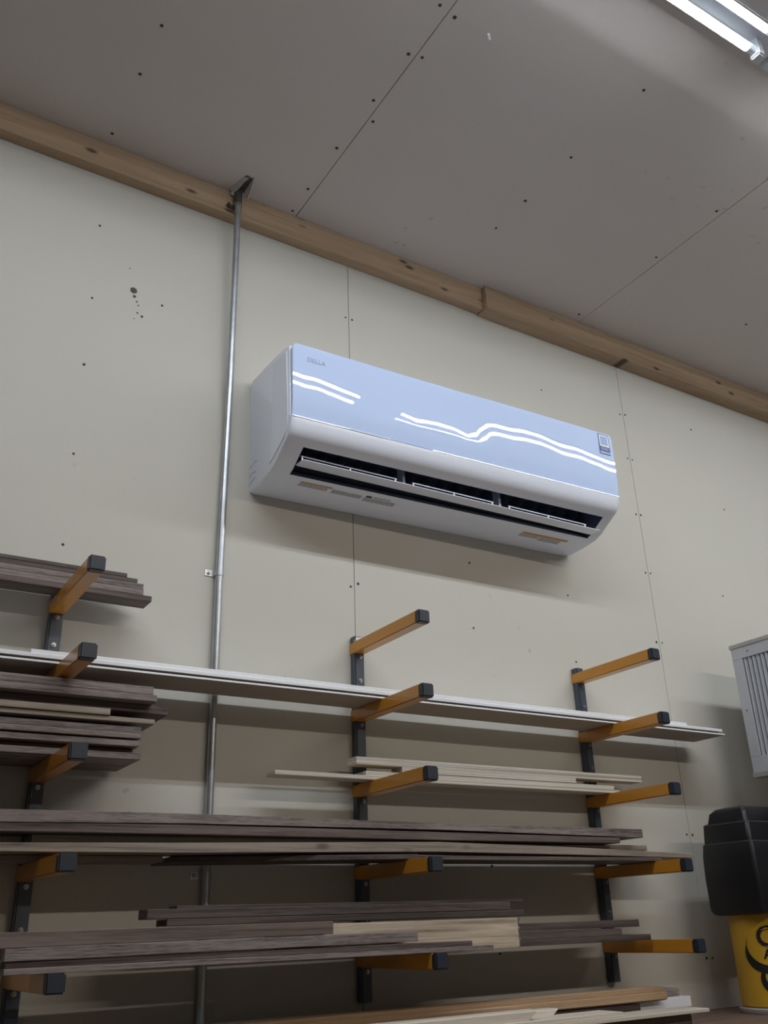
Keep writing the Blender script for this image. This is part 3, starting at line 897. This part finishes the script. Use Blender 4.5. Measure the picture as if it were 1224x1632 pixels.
def strap(x, y, z):
    bm = bmesh.new()
    R1, R2 = 0.0099, 0.0114
    rings = []
    n = 10
    sec = []
    for k in range(n + 1):
        a = math.pi * k / n
        sec.append((math.cos(a), -math.sin(a)))
    prof = [(x + R2 * c, y + R2 * s) for c, s in sec] + [(x - R2, -0.0004), (x - 0.034, -0.0004), (x - 0.034, -0.0022), (x - R2 - 0.0015, -0.0022)][:0]
    outer = [(x + R2, -0.0004)] + [(x + R2 * c, y + R2 * s) for c, s in sec] + [(x - R2, -0.0022), (x - 0.034, -0.0022), (x - 0.034, -0.0004)]
    inner = [(x + R1, -0.0004)] + [(x + R1 * c, y + R1 * s) for c, s in sec] + [(x - R1, -0.0004)]
    ring0 = outer + inner[::-1]
    add_loft(bm, [[cpt(a, b_, zz) for a, b_ in ring0] for zz in (z - 0.008, z + 0.008)])
    o = link('strap', bm_mesh(bm), M['galv'], cond)
    s = link('strap_screw', BOLT_ME, None, o)
    s.location = cpt(x - 0.024, -0.0022, z)
strap(-0.411, -0.0130, 2.447)
strap(-0.411, -0.0130, 1.722)
bm = bmesh.new()
add_loft(bm, [[cpt(-0.444 + q * math.cos(t * 0.7854), y, 3.628 + q * math.sin(t * 0.7854)) for t in range(8)] for q, y in ((0.005, -0.038), (0.005, -0.052), (0.002, -0.054))])
add_box(bm, *[v for v in (cpt(-0.444, 0, 0)[0], cpt(-0.400, 0, 0)[0], cpt(0, -0.0425, 0)[1], cpt(0, -0.0385, 0)[1], cpt(0, 0, 3.621)[2], cpt(0, 0, 3.634)[2])])
link('beam_clip', bm_mesh(bm), M['dark_tone'], cond)
# torn board and bent metal where the pipe meets the ceiling
tz = HC - 0.0015
def shard(name, pts, th, mat):
    bm = bmesh.new()
    a = [bm.verts.new(cpt(*p)) for p in pts]
    b_ = [bm.verts.new(cpt(p[0] + th[0], p[1] + th[1], p[2] + th[2])) for p in pts]
    n = len(a)
    bm.faces.new(a[::-1]); bm.faces.new(b_)
    for i in range(n):
        bm.faces.new((a[i], a[(i + 1) % n], b_[(i + 1) % n], b_[i]))
    return link(name, bm_mesh(bm), mat, cond)
shard('hole_shade', [(-0.438, -0.048, tz), (-0.400, -0.052, tz), (-0.395, -0.118, tz), (-0.420, -0.126, tz)], (0, 0, -0.0015), M['dark_tone'])  # flat dark plate, its colour stands in for shade inside the hole
shard('torn_edge', [(-0.440, -0.045, tz), (-0.432, -0.050, tz - 0.008), (-0.424, -0.075, tz - 0.005), (-0.422, -0.100, tz - 0.004), (-0.415, -0.122, tz - 0.001), (-0.426, -0.112, tz), (-0.433, -0.080, tz)], (0.003, 0, -0.004), M['plaster'])
shard('torn_edge', [(-0.438, -0.040, tz - 0.016), (-0.404, -0.044, tz - 0.020), (-0.402, -0.048, tz - 0.010), (-0.436, -0.046, tz - 0.006)], (0.0, -0.004, -0.002), M['plaster'])
shard('hanging_flap', [(-0.402, -0.066, tz), (-0.398, -0.128, tz), (-0.396, -0.112, tz - 0.014), (-0.395, -0.086, tz - 0.036), (-0.396, -0.076, tz - 0.042), (-0.399, -0.064, tz - 0.016)], (0.003, 0.0, 0.0), M['plaster'])

# ================================================================== LOUVRED BOX
GX, GY, GZ0, GZ1 = 1.393, -0.150, 2.001, 2.438
gb = empty('louvred_box', (GX, GY, GZ0))
tag(gb, 'pale grey louvred metal box mounted off the wall above the black hood', 'vent box')
GH = GZ1 - GZ0
GD_ = 0.72  # unseen depth and length enlarged to cast a larger shadow
box('cabinet', 0.012, 0.75, -GD_ + 0.004, -0.004, 0.004, GH - 0.004, M['tin'], gb, bev=0.002)
# frame around the slatted face (the face looks along -x)
FW_ = 0.052
def bar(name, y0, y1, z0, z1, x0=-0.001, x1=0.014, mat='grille', bev=0.0012):
    return box(name, x0, x1, y0, y1, z0, z1, M[mat], gb, bev=bev)
bar('frame_rail', -GD_, 0.0, GH - 0.030 - FW_ + 0.03, GH - 0.014)
bar('frame_rail', -GD_, 0.0, 0.016, FW_ + 0.012)
bar('frame_stile', -0.040, 0.0, FW_ + 0.012, GH - FW_)
bar('frame_stile', -GD_, -GD_ + 0.040, FW_ + 0.012, GH - FW_)
bar('rim', -GD_ - 0.003, 0.003, GH - 0.014, GH, -0.004, 0.02, 'tin')
bar('rim', -GD_ - 0.003, 0.003, 0.0, 0.016, -0.004, 0.02, 'tin')
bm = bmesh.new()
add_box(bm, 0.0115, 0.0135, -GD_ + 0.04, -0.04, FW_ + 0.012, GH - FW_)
link('slat_gap_shade', bm_mesh(bm), M['grilledark'], gb)  # dark sheet whose colour stands in for the shade behind the slats
z0, z1 = FW_ + 0.012, GH - FW_
bm = bmesh.new()
add_loft(bm, [[(-0.0005, 0.0044, z), (0.0008, 0.0044, z), (0.0088, -0.0034, z), (0.0076, -0.0034, z)] for z in (z0, z1)])
SL = bm_mesh(bm)
SL.materials.append(M['grille'])
y = -0.050
while y > -GD_ + 0.045:
    s = link('slat', SL, None, gb)
    s.location = (0.0005, y, 0)
    y -= 0.0165
for (yy, zz) in ((-0.066, GH - 0.032), (-0.020, 0.215)):
    s = link('frame_screw', BOLT_ME, None, gb)
    s.location = (-0.001, yy, zz)
    s.rotation_euler = (0, 0, -math.pi / 2)
    s.scale = (0.6, 0.6, 0.6)
for x in (0.29, 0.40):
    box('wall_bracket', x, x + 0.03, -0.006, 0.148, GH - 0.08, GH - 0.04, M['tin'], gb)
    box('wall_bracket', x, x + 0.03, -0.006, 0.148, 0.04, 0.08, M['tin'], gb)

# ================================================================== YELLOW BUCKET UNDER A BLACK HOOD
BX, BY = 1.232, -0.212
bk = empty('hooded_bucket', (BX, BY, SZ))
tag(bk, 'yellow bucket with black lettering under a bulky black plastic hood', 'bucket')
bm = bmesh.new()
rings = []
def circ(r, z, n=40): return [(r * math.cos(2 * math.pi * k / n), r * math.sin(2 * math.pi * k / n), z) for k in range(n)]
BR0, BR1, BZ0, BZ1 = 0.1010, 0.1000, 0.0150, 0.2600
add_loft(bm, [circ(BR0 - 0.004, BZ0), circ(BR0, BZ0 + 0.004), circ(BR1, BZ1)])
link('bucket_body', bm_mesh(bm, smooth=40), M['yellow'], bk)
bm = bmesh.new()
add_loft(bm, [circ(0.108, 0.0003), circ(0.110, 0.004), circ(0.110, 0.012), circ(0.107, 0.0150)])
link('foot_ring', bm_mesh(bm, smooth=40), M['foot'], bk)
bm = bmesh.new()
hx0, hx1, hy0, hy1 = 1.106 - BX, 1.45 - BX, -0.312 - BY, -0.122 - BY  # hood length beyond view stretched to widen its shadow on the wall
for_z = [(1.6000, 0.016), (1.6040, 0.006), (1.6150, 0.001), (1.70, 0.0), (1.76, 0.002), (1.792, 0.006), (1.7955, 0.0095), (1.845, 0.0130), (1.8500, 0.0150), (1.8530, 0.0230), (1.880, 0.0290), (1.892, 0.0420), (1.897, 0.0620)]
add_loft(bm, [rrect(hx0 + i, hx1 - i, hy0 + i, hy1 - i, 0.012, z - SZ) for z, i in for_z])
hood = link('hood', bm_mesh(bm, smooth=38), M['black'], bk)
for z, i in ((1.7938, 0.0070), (1.8475, 0.0138)):
    bm = bmesh.new()
    add_loft(bm, [rrect(hx0 + i - e, hx1 - i + e, hy0 + i - e, hy1 - i + e, 0.0118, z - SZ + dz) for e, dz in ((0.0, -0.0012), (0.0008, -0.0006), (0.0008, 0.0006), (0.0, 0.0012))])
    link('hood_ridge', bm_mesh(bm, smooth=40), M['ridge'], hood)
def wrap(me, ang0, zoff, rad):
    for v in me.vertices:
        a = ang0 + v.co.x / rad
        r = rad + 0.0006 + v.co.z
        zz = v.co.y + zoff
        v.co = Vector((r * math.cos(a), r * math.sin(a), zz))
    return me
# the side of the bucket turned to the camera is around this bearing
AC_ = math.atan2(-2.1281 - BY, -1.2574 - BX)
for ch, size, u, z in (('C', 0.075, -0.031, 0.168), ('A', 0.034, -0.020, 0.138)):
    me = text_mesh(ch, size, 0.0003, size * 0.022)
    me.materials.clear()
    xm = min(v.co.x for v in me.vertices)
    for v in me.vertices: v.co.x = (v.co.x - xm) * 1.05 + u
    link('lettering', wrap(me, AC_, z, BR0), M['print'], bk)
def crescent(c0, c1, n=18):
    """two arcs (u, z) lists of the same length, filled"""
    bm = bmesh.new()
    rings = []
    for (a, b_) in zip(c0, c1):
        rings.append([(a[0], a[1], -0.0004), (b_[0], b_[1], -0.0004), (b_[0], b_[1], 0.0003), (a[0], a[1], 0.0003)])
    add_loft(bm, rings)
    return bm_mesh(bm)
def arc(cu, cz, ru, rz, a0, a1, n=18):
    return [(cu + ru * math.cos(math.radians(a0 + (a1 - a0) * k / n)), cz + rz * math.sin(math.radians(a0 + (a1 - a0) * k / n))) for k in range(n + 1)]
me = crescent(arc(-0.010, 0.150, 0.062, 0.050, 150, 300), arc(0.006, 0.172, 0.070, 0.053, 158, 292))
link('swoosh', wrap(me, AC_, 0.0, BR0), M['print'], bk)
me = crescent(arc(0.010, 0.085, 0.048, 0.040, 120, 270), arc(0.018, 0.092, 0.042, 0.034, 128, 268))
link('swoosh', wrap(me, AC_, 0.0, BR0), M['print'], bk)
me = crescent(arc(0.010, 0.038, 0.010, 0.010, 90, 270), arc(0.014, 0.038, 0.004, 0.004, 90, 270))
link('swoosh', wrap(me, AC_, 0.0, BR0), M['print'], bk)
